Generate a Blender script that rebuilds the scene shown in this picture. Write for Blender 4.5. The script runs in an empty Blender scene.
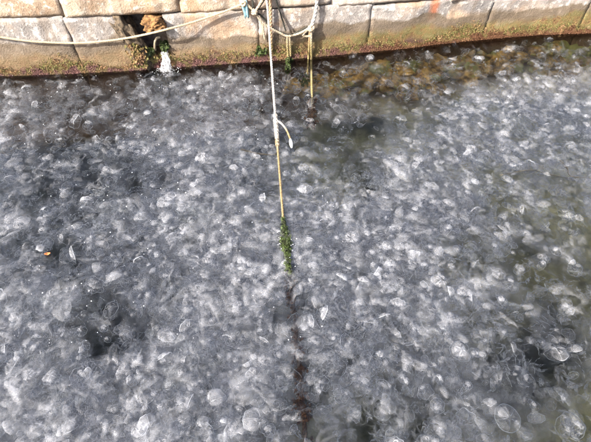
import bpy, bmesh, math, random
import numpy as np
from mathutils import Vector, Matrix, Euler, noise as mnoise

random.seed(7)
rng = np.random.default_rng(11)
R = math.radians
sc = bpy.context.scene
COL = sc.collection

# ------------------------------------------------------------------ camera
CAM_H, PITCH, FPX = 3.0, R(50.0), 464.0
cam = bpy.data.cameras.new('camera')
cam.sensor_fit = 'HORIZONTAL'; cam.sensor_width = 36.0
cam.lens = 36.0 * FPX / 591.0
cam.clip_start = 0.05; cam.clip_end = 500
cam_ob = bpy.data.objects.new('camera', cam)
cam_ob.location = (0, 0, CAM_H); cam_ob.rotation_euler = (R(90) - PITCH, 0, 0)
COL.objects.link(cam_ob); sc.camera = cam_ob

# ------------------------------------------------------------------ light
SUN_DIR = Vector((-0.60, -0.62, 0.72)).normalized()      # from the scene towards the sun
w = bpy.data.worlds.new('World'); sc.world = w; w.use_nodes = True
nt = w.node_tree
sky = nt.nodes.new('ShaderNodeTexSky'); sky.sky_type = 'NISHITA'; sky.sun_disc = False
sky.sun_elevation = math.asin(SUN_DIR.z)
sky.sun_rotation = math.atan2(SUN_DIR.x, SUN_DIR.y)
sky.air_density = 0.7; sky.dust_density = 5.0; sky.ozone_density = 1.0
nt.links.new(sky.outputs[0], nt.nodes['Background'].inputs[0])
nt.nodes['Background'].inputs[1].default_value = 0.15
sl = bpy.data.lights.new('sun', 'SUN'); sl.energy = 5.0; sl.angle = R(0.5); sl.color = (1, 0.96, 0.90)
so = bpy.data.objects.new('sun', sl); COL.objects.link(so)
so.rotation_euler = SUN_DIR.to_track_quat('Z', 'Y').to_euler(); so.location = SUN_DIR * 20
sc.view_settings.view_transform = 'Standard'; sc.view_settings.look = 'None'
sc.view_settings.exposure = 1.24; sc.view_settings.gamma = 1.0
sc.render.engine = 'CYCLES'
sc.cycles.transparent_max_bounces = 30
sc.cycles.use_adaptive_sampling = True; sc.cycles.adaptive_threshold = 0.10; sc.cycles.adaptive_min_samples = 20
sc.cycles.max_bounces = 8; sc.cycles.diffuse_bounces = 3
sc.cycles.caustics_reflective = False; sc.cycles.caustics_refractive = False

# ------------------------------------------------------------------ helpers
FW = Vector((0, math.cos(PITCH), -math.sin(PITCH))); RT = Vector((1, 0, 0)); UP = RT.cross(FW)
CAMP = Vector((0, 0, CAM_H))
def ray(px, py): return FW + RT * ((px - 295.5) / FPX) - UP * ((py - 221) / FPX)
def on_water(px, py, z=0.0):
    d = ray(px, py); return CAMP + d * ((z - CAM_H) / d.z)
# line of the quay wall in plan (metres)
WX = np.array([-12, -6, -3.39, -2.6, -1.78, -1.41, -0.3, 0.42, 1.28, 1.82, 2.33, 3.12, 3.78, 6, 12])
WY = np.array([4.45, 4.56, 4.70, 4.75, 4.83, 4.88, 5.02, 5.14, 5.29, 5.41, 5.51, 5.63, 5.68, 5.85, 6.1])
def wall_y(x): return float(np.interp(x, WX, WY))
def wall_frame(x):
    e = 0.15; t = Vector((2 * e, wall_y(x + e) - wall_y(x - e), 0)).normalized()
    return t, Vector((t.y, -t.x, 0))                      # along the wall, out of the wall
def on_wall(px, py, off=0.0):
    d = ray(px, py); lo, hi = 1.0, 20.0
    for _ in range(50):
        m = (lo + hi) / 2; p = CAMP + d * m
        if p.y < wall_y(p.x) - off: lo = m
        else: hi = m
    return CAMP + d * lo
def to_px(P):
    d = P - np.array(CAMP); z = d @ np.array(FW)
    return 295.5 + FPX * (d @ np.array(RT)) / z, 221 - FPX * (d @ np.array(UP)) / z

def tag(o, label=None, cat=None, group=None, kind=None):
    if label: o['label'] = label
    if cat: o['category'] = cat
    if group: o['group'] = group
    if kind: o['kind'] = kind
    return o
def link(name, mesh, parent=None):
    o = bpy.data.objects.new(name, mesh); COL.objects.link(o)
    if parent is not None: o.parent = parent
    return o
def empty(name, loc=(0, 0, 0)):
    o = bpy.data.objects.new(name, None); o.location = loc; o.empty_display_size = 0.1
    COL.objects.link(o); return o
class MB:
    """collects vertices and faces for one mesh"""
    def __init__(s): s.v = []; s.f = []; s.m = []
    def add(s, vs, fs, mi=0):
        b = len(s.v); s.v += [tuple(v) for v in vs]
        s.f += [tuple(b + i for i in f) for f in fs]; s.m += [mi] * len(fs)
    def tube(s, pts, rad, n=6, mi=0, cap=True, jitter=0.0):
        pts = [Vector(p) for p in pts]; N = len(pts)
        if not hasattr(rad, '__len__'): rad = [rad] * N
        vs = []; prev = None
        for i, p in enumerate(pts):
            t = (pts[min(i + 1, N - 1)] - pts[max(i - 1, 0)])
            t = t.normalized() if t.length > 1e-9 else Vector((0, 0, 1))
            if prev is None:
                a = Vector((0, 0, 1)) if abs(t.z) < 0.9 else Vector((1, 0, 0))
                u = t.cross(a).normalized()
            else:
                u = (prev - t * prev.dot(t))
                u = u.normalized() if u.length > 1e-6 else t.orthogonal().normalized()
            prev = u; vv = t.cross(u)
            for k in range(n):
                a = 2 * math.pi * k / n
                r = rad[i] * (1 + (random.uniform(-jitter, jitter) if jitter else 0))
                vs.append(p + u * (math.cos(a) * r) + vv * (math.sin(a) * r))
        fs = []
        for i in range(N - 1):
            for k in range(n):
                k2 = (k + 1) % n
                fs.append((i * n + k, i * n + k2, (i + 1) * n + k2, (i + 1) * n + k))
        if cap:
            fs.append(tuple(range(n))[::-1]); fs.append(tuple((N - 1) * n + k for k in range(n)))
        s.add(vs, fs, mi)
    def mesh(s, name, mats, smooth=True):
        me = bpy.data.meshes.new(name); me.from_pydata(s.v, [], s.f)
        for m in (mats if isinstance(mats, (list, tuple)) else [mats]): me.materials.append(m)
        me.polygons.foreach_set('material_index', s.m)
        me.polygons.foreach_set('use_smooth', [smooth] * len(s.f)); me.update()
        return me
def spline(pts, n=10):
    """Catmull-Rom through the points"""
    P = [Vector(p) for p in pts]; P = [P[0] * 2 - P[1]] + P + [P[-1] * 2 - P[-2]]; out = []
    for i in range(1, len(P) - 2):
        a, b, c, d = P[i - 1:i + 3]
        for k in range(n):
            t = k / n
            out.append(0.5 * ((2 * b) + (c - a) * t + (2 * a - 5 * b + 4 * c - d) * t * t + (3 * b - a - 3 * c + d) * t ** 3))
    out.append(P[-2]); return out

# ------------------------------------------------------------------ materials
class NT:
    def __init__(s, name):
        s.mat = bpy.data.materials.new(name); s.mat.use_nodes = True
        s.t = s.mat.node_tree; s.t.nodes.clear()
        s.out = s.n('OutputMaterial')
    def n(s, typ, **kw):
        nd = s.t.nodes.new('ShaderNode' + typ)
        for k, v in kw.items():
            if k.startswith('i_'):
                key = k[2:]; key = int(key) if key.isdigit() else key.replace('_', ' ')
                nd.inputs[key].default_value = v
            else: setattr(nd, k, v)
        return nd
    def l(s, a, b): s.t.links.new(a, b)
    def val(s, x, sock):
        if hasattr(x, 'links'): s.l(x, sock)
        else: sock.default_value = x
    def math(s, op, a, b=0.0, clamp=False):
        nd = s.n('Math', operation=op, use_clamp=clamp); s.val(a, nd.inputs[0]); s.val(b, nd.inputs[1]); return nd.outputs[0]
    def noise(s, vec, scale, detail=4.0, rough=0.55, dist=0.0):
        nd = s.n('TexNoise'); nd.inputs['Scale'].default_value = scale; nd.inputs['Detail'].default_value = detail
        nd.inputs['Roughness'].default_value = rough; nd.inputs['Distortion'].default_value = dist
        s.l(vec, nd.inputs['Vector']); return nd.outputs[0]
    def ramp(s, fac, stops):
        nd = s.n('ValToRGB'); cr = nd.color_ramp
        while len(cr.elements) < len(stops): cr.elements.new(0.5)
        for e, (p, c) in zip(cr.elements, stops):
            e.position = p; e.color = c if len(c) == 4 else (*c, 1)
        s.l(fac, nd.inputs[0]); return nd.outputs[0]
    def mix(s, fac, a, b):
        nd = s.n('Mix', data_type='RGBA'); s.val(fac, nd.inputs[0])
        for x, k in ((a, 6), (b, 7)):
            if hasattr(x, 'links'): s.l(x, nd.inputs[k])
            else: nd.inputs[k].default_value = x if len(x) == 4 else (*x, 1)
        return nd.outputs[2]
    def step(s, x, a, b):
        nd = s.n('MapRange', interpolation_type='SMOOTHSTEP'); s.l(x, nd.inputs[0])
        nd.inputs[1].default_value = a; nd.inputs[2].default_value = b; return nd.outputs[0]
    def pos(s): return s.n('NewGeometry').outputs['Position']
    def bsdf(s, col, rough=0.8, bump=None, strength=0.4, dist=0.01, spec=0.3):
        b = s.n('BsdfPrincipled'); s.val(col if hasattr(col, 'links') else (*col, 1), b.inputs['Base Color'])
        s.val(rough, b.inputs['Roughness']); b.inputs['Specular IOR Level'].default_value = spec
        if bump is not None:
            bp = s.n('Bump'); bp.inputs['Strength'].default_value = strength; bp.inputs['Distance'].default_value = dist
            s.l(bump, bp.inputs['Height']); s.l(bp.outputs[0], b.inputs['Normal'])
        s.l(b.outputs[0], s.out.inputs[0]); return b

def stone_material(name, base_a, base_b, pale, rust_x=None):
    m = NT(name); P = m.pos(); sep = m.n('SeparateXYZ'); m.l(P, sep.inputs[0]); z = sep.outputs[2]; x = sep.outputs[0]
    n1 = m.noise(P, 3.2, 6, 0.6); n2 = m.noise(P, 14, 6, 0.65); n3 = m.noise(P, 60, 4, 0.6); n4 = m.noise(P, 1.3, 4, .55, .6)
    col = m.mix(m.step(n1, 0.38, 0.62), base_a, base_b)
    oi = m.n('ObjectInfo'); col = m.mix(m.math('MULTIPLY', oi.outputs['Random'], 0.35), col, (0.30, 0.26, 0.22))
    col = m.mix(m.step(n2, 0.51, 0.64), col, pale)
    col = m.mix(m.math('MULTIPLY', m.step(n4, 0.55, 0.68), 0.55), col, (0.42, 0.25, 0.12))     # ochre staining
    col = m.mix(m.math('MULTIPLY', m.step(n3, 0.60, 0.72), 0.75), col, (0.07, 0.06, 0.055))    # lichen specks
    if rust_x is None: col = m.mix(m.math('MULTIPLY', m.step(m.math('ADD', x, m.math('MULTIPLY', n4, .8)), -.8, 1.2), .7), col, m.mix(m.step(n1, .4, .6), (0.42, 0.36, 0.315), (0.58, 0.515, 0.46)))
    if rust_x is not None:
        ax = m.math('ABSOLUTE', m.math('SUBTRACT', m.math('ADD', x, m.math('MULTIPLY', n2, 0.06)), rust_x + .03))
        st = m.math('MULTIPLY', m.math('SUBTRACT', 1.0, m.step(ax, 0.02, 0.085)), m.step(z, 0.26, 0.38))
        col = m.mix(m.math('MULTIPLY', st, 0.75), col, (0.42, 0.12, 0.04))
    mp = m.n('Mapping'); mp.inputs['Scale'].default_value = (9, 9, .9); m.l(P, mp.inputs[0]); n5 = m.noise(mp.outputs[0], 1.0, 5, .6)
    col = m.mix(m.math('MULTIPLY', m.step(n5, .50, .66), .55), col, (0.16, 0.125, 0.095))     # run-off streaks
    # tide marks: damp stone below a ragged line, brown film lower down
    zz = m.math('ADD', z, m.math('MULTIPLY', m.math('SUBTRACT', n4, 0.5), 0.5))
    zz = m.math('ADD', zz, m.math('MULTIPLY', m.math('SUBTRACT', n2, 0.5), 0.05))
    damp = m.math('SUBTRACT', 1.0, m.step(zz, 0.36, 0.41))
    col = m.mix(m.math('MULTIPLY', damp, 0.9), col, m.mix(n2, (0.075, 0.056, 0.038), (0.175, 0.13, 0.085)))
    film = m.math('SUBTRACT', 1.0, m.step(zz, 0.19, 0.30))
    c2 = m.ramp(n2, [(0.30, (0.09, 0.045, 0.025)), (0.45, (0.18, 0.12, 0.05)), (0.56, (0.13, 0.115, 0.045)), (0.70, (0.23, 0.16, 0.085))])
    c2 = m.mix(m.math('MULTIPLY', m.step(m.math('MULTIPLY', x, -1.0), -1.0, 1.2), .65), c2, m.mix(n3, (0.12, 0.07, 0.04), (0.25, 0.175, 0.11)))
    col = m.mix(film, col, c2)
    red = m.math('SUBTRACT', 1.0, m.step(zz, 0.02, 0.10))
    col = m.mix(red, col, m.mix(n3, (0.045, 0.022, 0.015), (0.13, 0.075, 0.055)))
    rough = m.math('SUBTRACT', 0.9, m.math('MULTIPLY', damp, 0.3))
    h = m.math('ADD', m.math('MULTIPLY', n2, 0.6), m.math('MULTIPLY', n3, 0.5))
    m.bsdf(col, rough, h, 0.9, 0.02, 0.3)
    return m.mat
M = {}
rx = on_wall(434, 8).x
M['stone'] = stone_material('quay_stone', (0.175, 0.165, 0.16), (0.34, 0.305, 0.275), (0.49, 0.45, 0.41), rx)
M['coping'] = stone_material('coping_stone', (0.44, 0.345, 0.25), (0.29, 0.19, 0.115), (0.56, 0.49, 0.41))

def simple(name, ca, cb, scale=20, rough=0.8, bump=0.4, dist=0.005, spec=.3):
    m = NT(name); P = m.n('TexCoord').outputs['Object']; n = m.noise(P, scale, 5, 0.6)
    m.bsdf(m.mix(m.step(n, 0.35, 0.65), ca, cb), rough, n, bump, dist, spec); return m.mat
M['mortar'] = simple('dark_mortar', (0.10, 0.08, 0.07), (0.2, 0.17, 0.15), 30)
M['orange_rock'] = simple('orange_rock', (0.07, 0.035, 0.016), (0.27, 0.145, 0.055), 24, .85, .9, .02)
M['dark_rock'] = simple('weathered_dark_rock', (0.035, 0.028, 0.02), (0.15, 0.11, 0.07), 22, .8, .9, .02)
_m = NT('submerged_rock'); _P = _m.pos(); _n = _m.noise(_P, 9, 5, .65); _n2 = _m.noise(_P, 3.5, 4, .6)
_c = _m.mix(_m.step(_n, .35, .65), (0.09, 0.052, 0.02), (0.44, 0.265, 0.075)); _c = _m.mix(_m.step(_n2, .48, .6), _c, _m.mix(_n, (0.04, 0.05, 0.015), (0.30, 0.30, 0.09)))
_m.bsdf(_c, .9, _n, .5, .012); M['rubble'] = _m.mat
M['weed'] = simple('green_weed', (0.018, 0.022, 0.008), (0.05, 0.075, 0.016), 25, .6)
M['teal'] = simple('teal_cloth', (0.20, 0.36, 0.40), (0.32, 0.48, 0.52), 40, .9)
M['hose'] = simple('pale_hose', (0.25, 0.20, 0.13), (0.36, 0.30, 0.21), 40, .5)
M['float'] = simple('white_plastic', (0.52, 0.52, 0.50), (0.66, 0.66, 0.63), 30, .4)
M['foam_glint'] = simple('white_foam_and_glints', (0.8, 0.8, 0.8), (0.86, 0.86, 0.87), 60, .3, .2)  # white of the froth, also used for the modelled sun glints
M['leaf'] = simple('orange_leaf', (0.45, 0.10, 0.03), (0.60, 0.22, 0.08), 60, .5)
M['stalk'] = simple('dead_reed', (0.17, 0.13, 0.08), (0.30, 0.24, 0.15), 30, .8)
M['brown_growth'] = simple('brown_growth', (0.04, 0.018, 0.010), (0.13, 0.06, 0.025), 30, .8)

def rope_material(name, ca, cb, low=None, zl=(0.1, 0.3)):
    m = NT(name); tc = m.n('TexCoord').outputs['Object']; P = m.pos()
    n = m.noise(P, 70, 4, .6); n2 = m.noise(P, 6, 3)
    col = m.mix(m.step(n, .35, .65), ca, cb)
    if low:
        sep = m.n('SeparateXYZ'); m.l(P, sep.inputs[0])
        zz = m.math('ADD', sep.outputs[2], m.math('MULTIPLY', m.math('SUBTRACT', n2, .5), .2))
        col = m.mix(m.math('SUBTRACT', 1.0, m.step(zz, *zl)), col, m.mix(m.step(n, .4, .6), low[0], low[1]))
    m.bsdf(col, .85, n, .6, .004); return m.mat
M['rope_cream'] = rope_material('cream_rope', (0.36, 0.27, 0.165), (0.50, 0.39, 0.255))
M['rope_white'] = rope_material('bleached_rope', (0.38, 0.335, 0.28), (0.54, 0.49, 0.43), ((0.19, 0.13, 0.06), (0.31, 0.23, 0.12)), (.14, .22))
M['rope_net'] = rope_material('net_rope', (0.30, 0.235, 0.155), (0.47, 0.39, 0.29), ((0.20, 0.16, 0.05), (0.29, 0.23, 0.13)), (.16, .36))
M['rope_brown'] = rope_material('brown_rope', (0.33, 0.20, 0.115), (0.44, 0.29, 0.175), ((0.20, 0.16, 0.05), (0.28, 0.21, 0.11)), (.16, .36))
M['rope_dark'] = rope_material('dark_rope', (0.022, 0.022, 0.018), (0.05, 0.05, 0.04))
M['rope_sunk'] = rope_material('sunken_rope', (0.035, 0.022, 0.014), (0.10, 0.055, 0.03))

def algae_material():
    m = NT('shore_algae'); P = m.pos(); sep = m.n('SeparateXYZ'); m.l(P, sep.inputs[0])
    n = m.noise(P, 9, 4, .6); n2 = m.noise(P, 55, 3)
    zz = m.math('ADD', sep.outputs[2], m.math('MULTIPLY', m.math('SUBTRACT', n, .5), .55))
    up = m.ramp(n, [(.32, (.11, .05, .03)), (.45, (.22, .14, .06)), (.54, (.12, .12, .035)), (.62, (.18, .09, .045)), (.70, (.26, .18, .085))])
    lo = m.mix(n2, (.06, .025, .02), (.19, .095, .085))
    lo = m.mix(m.math('MULTIPLY', m.step(n, .42, .58), .8), lo, m.mix(n2, (.07, .045, .02), (.20, .15, .06)))
    lo = m.mix(m.step(sep.outputs[0], .1, 1.4), lo, m.mix(n2, (.05, .02, .012), (.15, .07, .03)))
    m.bsdf(m.mix(m.step(zz, .03, .11), lo, up), .7, n2, .3, .003); return m.mat
M['algae'] = algae_material()

def bed_material():
    m = NT('harbour_mud'); P = m.pos(); n = m.noise(P, 0.55, 3, .5, .4); n2 = m.noise(P, 6, 5, .6)
    sep = m.n('SeparateXYZ'); m.l(P, sep.inputs[0])
    f = m.math('ADD', n, m.math('MULTIPLY', sep.outputs[0], 0.07))
    col = m.mix(m.step(f, .45, .68), (0.035, 0.034, 0.032), (0.36, 0.31, 0.17))
    col = m.mix(m.math('MULTIPLY', m.step(n2, .5, .7), .6), col, (0.05, 0.045, 0.03))
    m.bsdf(col, .9, n2, .6, .03); return m.mat
M['bed'] = bed_material()

def water_material():
    m = NT('sea_water'); P = m.pos()
    n1 = m.noise(P, 7, 3, .55, .3); n2 = m.noise(P, 26, 3, .5)
    bp = m.n('Bump'); bp.inputs['Strength'].default_value = 0.3; bp.inputs['Distance'].default_value = 0.012
    m.l(m.math('ADD', n1, m.math('MULTIPLY', n2, 0.25)), bp.inputs['Height'])
    fr = m.n('Fresnel'); fr.inputs[0].default_value = 1.33; m.l(bp.outputs[0], fr.inputs[1])
    tr = m.n('BsdfTransparent'); tr.inputs[0].default_value = (0.96, 0.98, 0.98, 1)
    gl = m.n('BsdfGlossy'); gl.inputs['Roughness'].default_value = 0.04; m.l(bp.outputs[0], gl.inputs['Normal'])
    mx = m.n('MixShader'); m.l(fr.outputs[0], mx.inputs[0]); m.l(tr.outputs[0], mx.inputs[1]); m.l(gl.outputs[0], mx.inputs[2])
    m.l(mx.outputs[0], m.out.inputs[0])
    va = m.n('VolumeAbsorption'); va.inputs[0].default_value = (0.55, 0.62, 0.52, 1); va.inputs[1].default_value = 0.7
    m.l(va.outputs[0], m.out.inputs['Volume'])
    return m.mat
M['water'] = water_material()

def jelly_material(name, lo, hi, col):
    """milky see-through tissue: a share of the light passes straight on, the rest scatters; 'milk' says how cloudy"""
    m = NT(name); oi = m.n('ObjectInfo').outputs['Random']
    at = m.n('Attribute'); at.attribute_name = 'milk'
    a = m.math('MULTIPLY', at.outputs['Fac'], m.math('ADD', lo, m.math('MULTIPLY', m.math('POWER', oi, 1.5), hi - lo)), True)
    df = m.n('BsdfDiffuse'); df.inputs[0].default_value = (*col, 1)
    tl = m.n('BsdfTranslucent'); tl.inputs[0].default_value = (*col, 1)
    mx = m.n('MixShader'); mx.inputs[0].default_value = .5; m.l(df.outputs[0], mx.inputs[1]); m.l(tl.outputs[0], mx.inputs[2])
    tr = m.n('BsdfTransparent')
    mo = m.n('MixShader'); m.l(a, mo.inputs[0]); m.l(tr.outputs[0], mo.inputs[1]); m.l(mx.outputs[0], mo.inputs[2])
    m.l(mo.outputs[0], m.out.inputs[0]); return m.mat
M['bell'] = jelly_material('jelly_bell', 0.4, 0.95, (0.925, 0.933, 0.967))
M['rim'] = jelly_material('jelly_rim', 0.45, 1.3, (0.93, 0.95, 0.985))
M['organ'] = jelly_material('jelly_organ', 0.2, 0.7, (0.97, 0.94, 0.93))
M['frill'] = jelly_material('jelly_frill', 0.5, 1.3, (0.925, 0.933, 0.967))
JM = [M['bell'], M['rim'], M['organ'], M['frill']]

# ------------------------------------------------------------------ setting: seabed, water
def grid(name, x0, x1, y0, y1, nx, ny, zf, mat):
    b = MB(); vs = []; fs = []
    for j in range(ny + 1):
        for i in range(nx + 1):
            x = x0 + (x1 - x0) * i / nx; y = y0 + (y1 - y0) * j / ny; vs.append((x, y, zf(x, y)))
    for j in range(ny):
        for i in range(nx):
            a = j * (nx + 1) + i; fs.append((a, a + 1, a + nx + 2, a + nx + 1))
    b.add(vs, fs); return b.mesh(name, mat)
def bed_z(x, y):
    d = wall_y(x) - y
    sh = max(0.0, 1 - d / 1.6) * min(1, max(0, (x + 0.3) / 0.8)) * 0.55      # shallow ledge at the foot of the wall
    t = min(1, max(0, (x - .3) / 1.2)); sh = max(sh, .42 * t * t * (3 - 2 * t))
    return -0.95 + sh + 0.10 * mnoise.noise(Vector((x * 1.5, y * 1.5, 3)))
bed = link('seabed', grid('seabed', -14, 14, -8, 7.5, 112, 64, bed_z, M['bed'])); tag(bed, kind='structure')

wb = MB(); nx, ny = 150, 110; vs = []; fs = []
X0, X1, Y0, Y1, ZB = -13.5, 13.5, -7.5, 7.0, -1.4
for j in range(ny + 1):
    for i in range(nx + 1):
        x = X0 + (X1 - X0) * i / nx; y = Y0 + (Y1 - Y0) * j / ny
        vs.append((x, y, 0.006 * mnoise.noise(Vector((x * 2.3, y * 2.3, 0)))))
for j in range(ny):
    for i in range(nx):
        a = j * (nx + 1) + i; fs.append((a, a + 1, a + nx + 2, a + nx + 1))
border = [i for i in range(nx + 1)] + [j * (nx + 1) + nx for j in range(1, ny + 1)] + \
         [ny * (nx + 1) + i for i in range(nx - 1, -1, -1)] + [j * (nx + 1) for j in range(ny - 1, 0, -1)]
base = len(vs); nb = len(border)
for k in border: vs.append((vs[k][0], vs[k][1], ZB))
for k in range(nb): fs.append((border[(k + 1) % nb], border[k], base + k, base + (k + 1) % nb))
fs.append(tuple(base + k for k in range(nb))[::-1])
wb.add(vs, fs)
water = link('sea_water', wb.mesh('sea_water', M['water'])); tag(water, kind='structure')

# ------------------------------------------------------------------ quay wall: stones along the curve
quay = empty('quay_wall', (0, 5.1, 0))
tag(quay, 'weathered stone quay wall with algae along its waterline', 'quay wall')
QI = Matrix.Translation((0, -5.1, 0))
def stone_mesh(xa, xb, z0, z1, depth, proud, mat, seed, amp=0.018, nz=14, gap=0.0025, wear=1.0, slant=(0, 0)):
    """one dressed block: front face follows the wall, rough, arrises worn"""
    b = MB(); nxs = max(10, int((xb - xa) / 0.045)); vs = []; fs = []
    xa += gap; xb -= gap
    for j in range(nz + 1):
        for i in range(nxs + 1):
            u = i / nxs; v = j / nz; z = z0 + gap + (z1 - z0 - 2 * gap) * v
            x = xa + slant[0] * (v - .5) + (xb - xa + (slant[1] - slant[0]) * (v - .5)) * u
            t, n = wall_frame(x)
            ed = min(u * (xb - xa), (1 - u) * (xb - xa), v * (z1 - z0), (1 - v) * (z1 - z0))
            worn = wear * 0.011 * max(0, 1 - ed / 0.03) ** 2
            q = Vector((x * 3.1 + seed, z * 4.1, seed * 1.7))
            d = proud + amp * 1.5 * mnoise.noise(q) + amp * .8 * mnoise.noise(q * 3.3) + amp * .4 * mnoise.noise(q * 9) - worn
            vs.append(Vector((x, wall_y(x), z)) + n * d - Vector((0, 5.1, 0)))
    row = nxs + 1
    for j in range(nz):
        for i in range(nxs):
            a = j * row + i; fs.append((a, a + 1, a + row + 1, a + row))
    border = [i for i in range(row)] + [j * row + nxs for j in range(1, nz + 1)] + \
             [nz * row + i for i in range(nxs - 1, -1, -1)] + [j * row for j in range(nz - 1, 0, -1)]
    base = len(vs); nb = len(border)
    for k in border:
        x = vs[k].x; t, n = wall_frame(x); vs.append(vs[k] - n * depth)
    for k in range(nb): fs.append((border[(k + 1) % nb], border[k], base + k, base + (k + 1) % nb))
    fs.append(tuple(base + k for k in range(nb))[::-1])
    b.add(vs, fs); me = b.mesh('stone', mat); nf = nz * nxs
    me.polygons.foreach_set('use_smooth', [k < nf for k in range(len(me.polygons))]); return me
def wx(px, py): return on_wall(px, py).x
jz = lambda x: float(np.interp(x, [-3.2, -1, .4, 2.2, 3.6], [.655, .625, .60, .53, .50]))
gapL, gapR = wx(141, 45), wx(169, 45)
low = [-9.2, -7.9, -6.6, -5.4, -4.25, wx(73, 40), gapL]
seed = 1
for a, b in zip(low[:-1], low[1:]):
    sl_ = (0, 0)
    if abs(b - gapL) < 1e-6: sl_ = (-.03, -0.42)          # broken end leaning back from the drain
    if abs(a - low[-3]) < 1e-6: sl_ = (0, -.03)
    z1 = jz((a + b) / 2)
    o = link('stone_block', stone_mesh(a, b, -1.2, z1, .5, 0.0, M['stone'], seed, slant=sl_, nz=36, gap=.0015, wear=.5), quay); seed += 3.7
low2 = [gapR, wx(259, 35), wx(372, 12), wx(489, 18), wx(583, 20), 4.9, 6.2, 7.6, 9.2]
for a, b in zip(low2[:-1], low2[1:]):
    o = link('stone_block', stone_mesh(a, b, -1.2, jz((a + b) / 2), .5, 0.0, M['stone'], seed, nz=36, gap=.0006, wear=.12), quay)
for a in low2[1:-1]:                                         # lime mortar nearly flush in the upright joints
    link('mortar_joint', stone_mesh(a - .016, a + .016, -1.2, jz(a) - .004, .3, -.004, M['stone'], seed, nz=36, gap=0.0, wear=0.0), quay)
# stones over the drain and under it
o = link('stone_block', stone_mesh(gapL + .005, gapR - .005, -1.2, 0.10, .4, -0.10, M['dark_rock'], seed, amp=.05, nz=24), quay); seed += 2
cop = [-9.2, -7.6, -6.2, -4.9, -3.6, wx(62, 8), wx(180, 6), wx(331, 2), wx(450, 0) , 3.05, 4.4, 5.8, 7.4, 9.2]
for a, b in zip(cop[:-1], cop[1:]):
    zz = jz((a + b) / 2)
    o = link('coping_stone', stone_mesh(a, b, zz + .006, zz + .42, .75, .014, M['coping'], seed, amp=.02, nz=12, gap=.0015, wear=.7), quay); seed += 3.1
# rubble core behind the blocks, dark in the joints
b = MB(); xs = np.linspace(-9.2, 9.2, 60); vs = []; fs = []
for x in xs:
    t, n = wall_frame(x); p = Vector((x, wall_y(x) - 5.1, 0)); zt = jz(x) + .40
    for off, z in ((-.32, -1.3), (-.32, zt), (-2.2, zt), (-2.2, -1.3)): vs.append(p + n * off + Vector((0, 0, z)))
for i in range(len(xs) - 1):
    for k in range(4): fs.append((i * 4 + k, i * 4 + (k + 1) % 4, i * 4 + 4 + (k + 1) % 4, i * 4 + 4 + k))
b.add(vs, fs); link('rubble_core', b.mesh('rubble_core', M['mortar'], False), quay)
# quay top behind the coping
b = MB(); vs = []; fs = []
for x in xs:
    t, n = wall_frame(x)
    for off in (-.70, -14): vs.append(Vector((x, wall_y(x), jz(x) + .428)) + n * off)
for i in range(len(xs) - 1): fs.append((2 * i, 2 * i + 2, 2 * i + 3, 2 * i + 1))
b.add(vs, fs); tag(link('quay_pavement', b.mesh('quay_pavement', M['coping'], False)), kind='structure')

# ------------------------------------------------------------------ rocks
def rock_mesh(name, size, mat, seed, sub=3, amp=.28, boxy=.0):
    bm = bmesh.new(); bmesh.ops.create_icosphere(bm, subdivisions=sub, radius=1)
    for v in bm.verts:
        c = v.co.copy()
        if boxy:
            q = c / max(abs(c.x), abs(c.y), abs(c.z)); c = c.lerp(q * .85, boxy)
        k = 1 + amp * mnoise.noise(c * 1.3 + Vector((seed, 0, 0))) + amp * .45 * mnoise.noise(c * 3.7 + Vector((0, seed, 0))) + amp * .25 * mnoise.noise(c * 9 + Vector((0, 0, seed)))
        v.co = Vector((c.x * size[0], c.y * size[1], c.z * size[2])) * k
    me = bpy.data.meshes.new(name); bm.to_mesh(me); bm.free(); me.materials.append(mat)
    me.polygons.foreach_set('use_smooth', [True] * len(me.polygons)); return me
p = on_wall(153.5, 24, .02)
o = link('orange_stone', rock_mesh('orange_stone', (.128, .14, .082), M['orange_rock'], 5.9, 5, .5, .65)); o.location = p + Vector((0, .06, 0)); o.rotation_euler = (0, R(-6), R(5))
tag(o, 'rough orange stone wedged above the drain opening in the quay wall', 'stone')
# dark broken stone left of the drain
o = link('broken_stone', rock_mesh('broken_stone', (.105, .12, .33), M['dark_rock'], 8.1, 5, .6, .2)); o.location = on_wall(131, 39, -.07); o.rotation_euler = (0, R(-26), 0)
tag(o, 'dark weathered broken stone leaning against the left side of the drain', 'stone')

# rocks under water at the foot of the wall (clear shallow strip)
k = 0
for px, py, s in ((318, 66, .22), (345, 62, .26), (372, 62, .2), (396, 60, .26), (418, 66, .22), (440, 56, .24), (462, 60, .2), (486, 52, .25),
                  (512, 50, .22), (538, 46, .24), (565, 46, .25), (586, 44, .2), (332, 80, .2), (362, 78, .22), (388, 76, .2), (404, 82, .2),
                  (300, 78, .18), (432, 74, .2), (470, 72, .18), (500, 62, .18), (548, 56, .2), (575, 54, .2)):
    q = on_water(px, py, -.22)
    s *= random.uniform(.8, 1.15)
    o = link('submerged_rock', rock_mesh('submerged_rock', (s * 1.15, s * .9, s * .62), M['rubble'], k * 2.3 + .7, 4, .75, .3)); k += 1
    o.location = (q.x, q.y, -.29 + random.uniform(-.06, .05)); o.rotation_euler = (random.uniform(-.3, .3), random.uniform(-.3, .3), random.uniform(0, 6))
    tag(o, '%s brown rock under water %s, %s' % ('broad' if s > .22 else 'smaller',
        'near the hanging ropes' if px < 350 else 'left of the rust streak' if px < 400 else 'below the rust streak' if px < 450 else 'right of the rust streak' if px < 525 else 'near the right edge',
        'close against the wall' if py < (68 if px < 450 else 53) else 'a step out from the wall'), 'rock', 'brown rocks under water along the wall foot')

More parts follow.
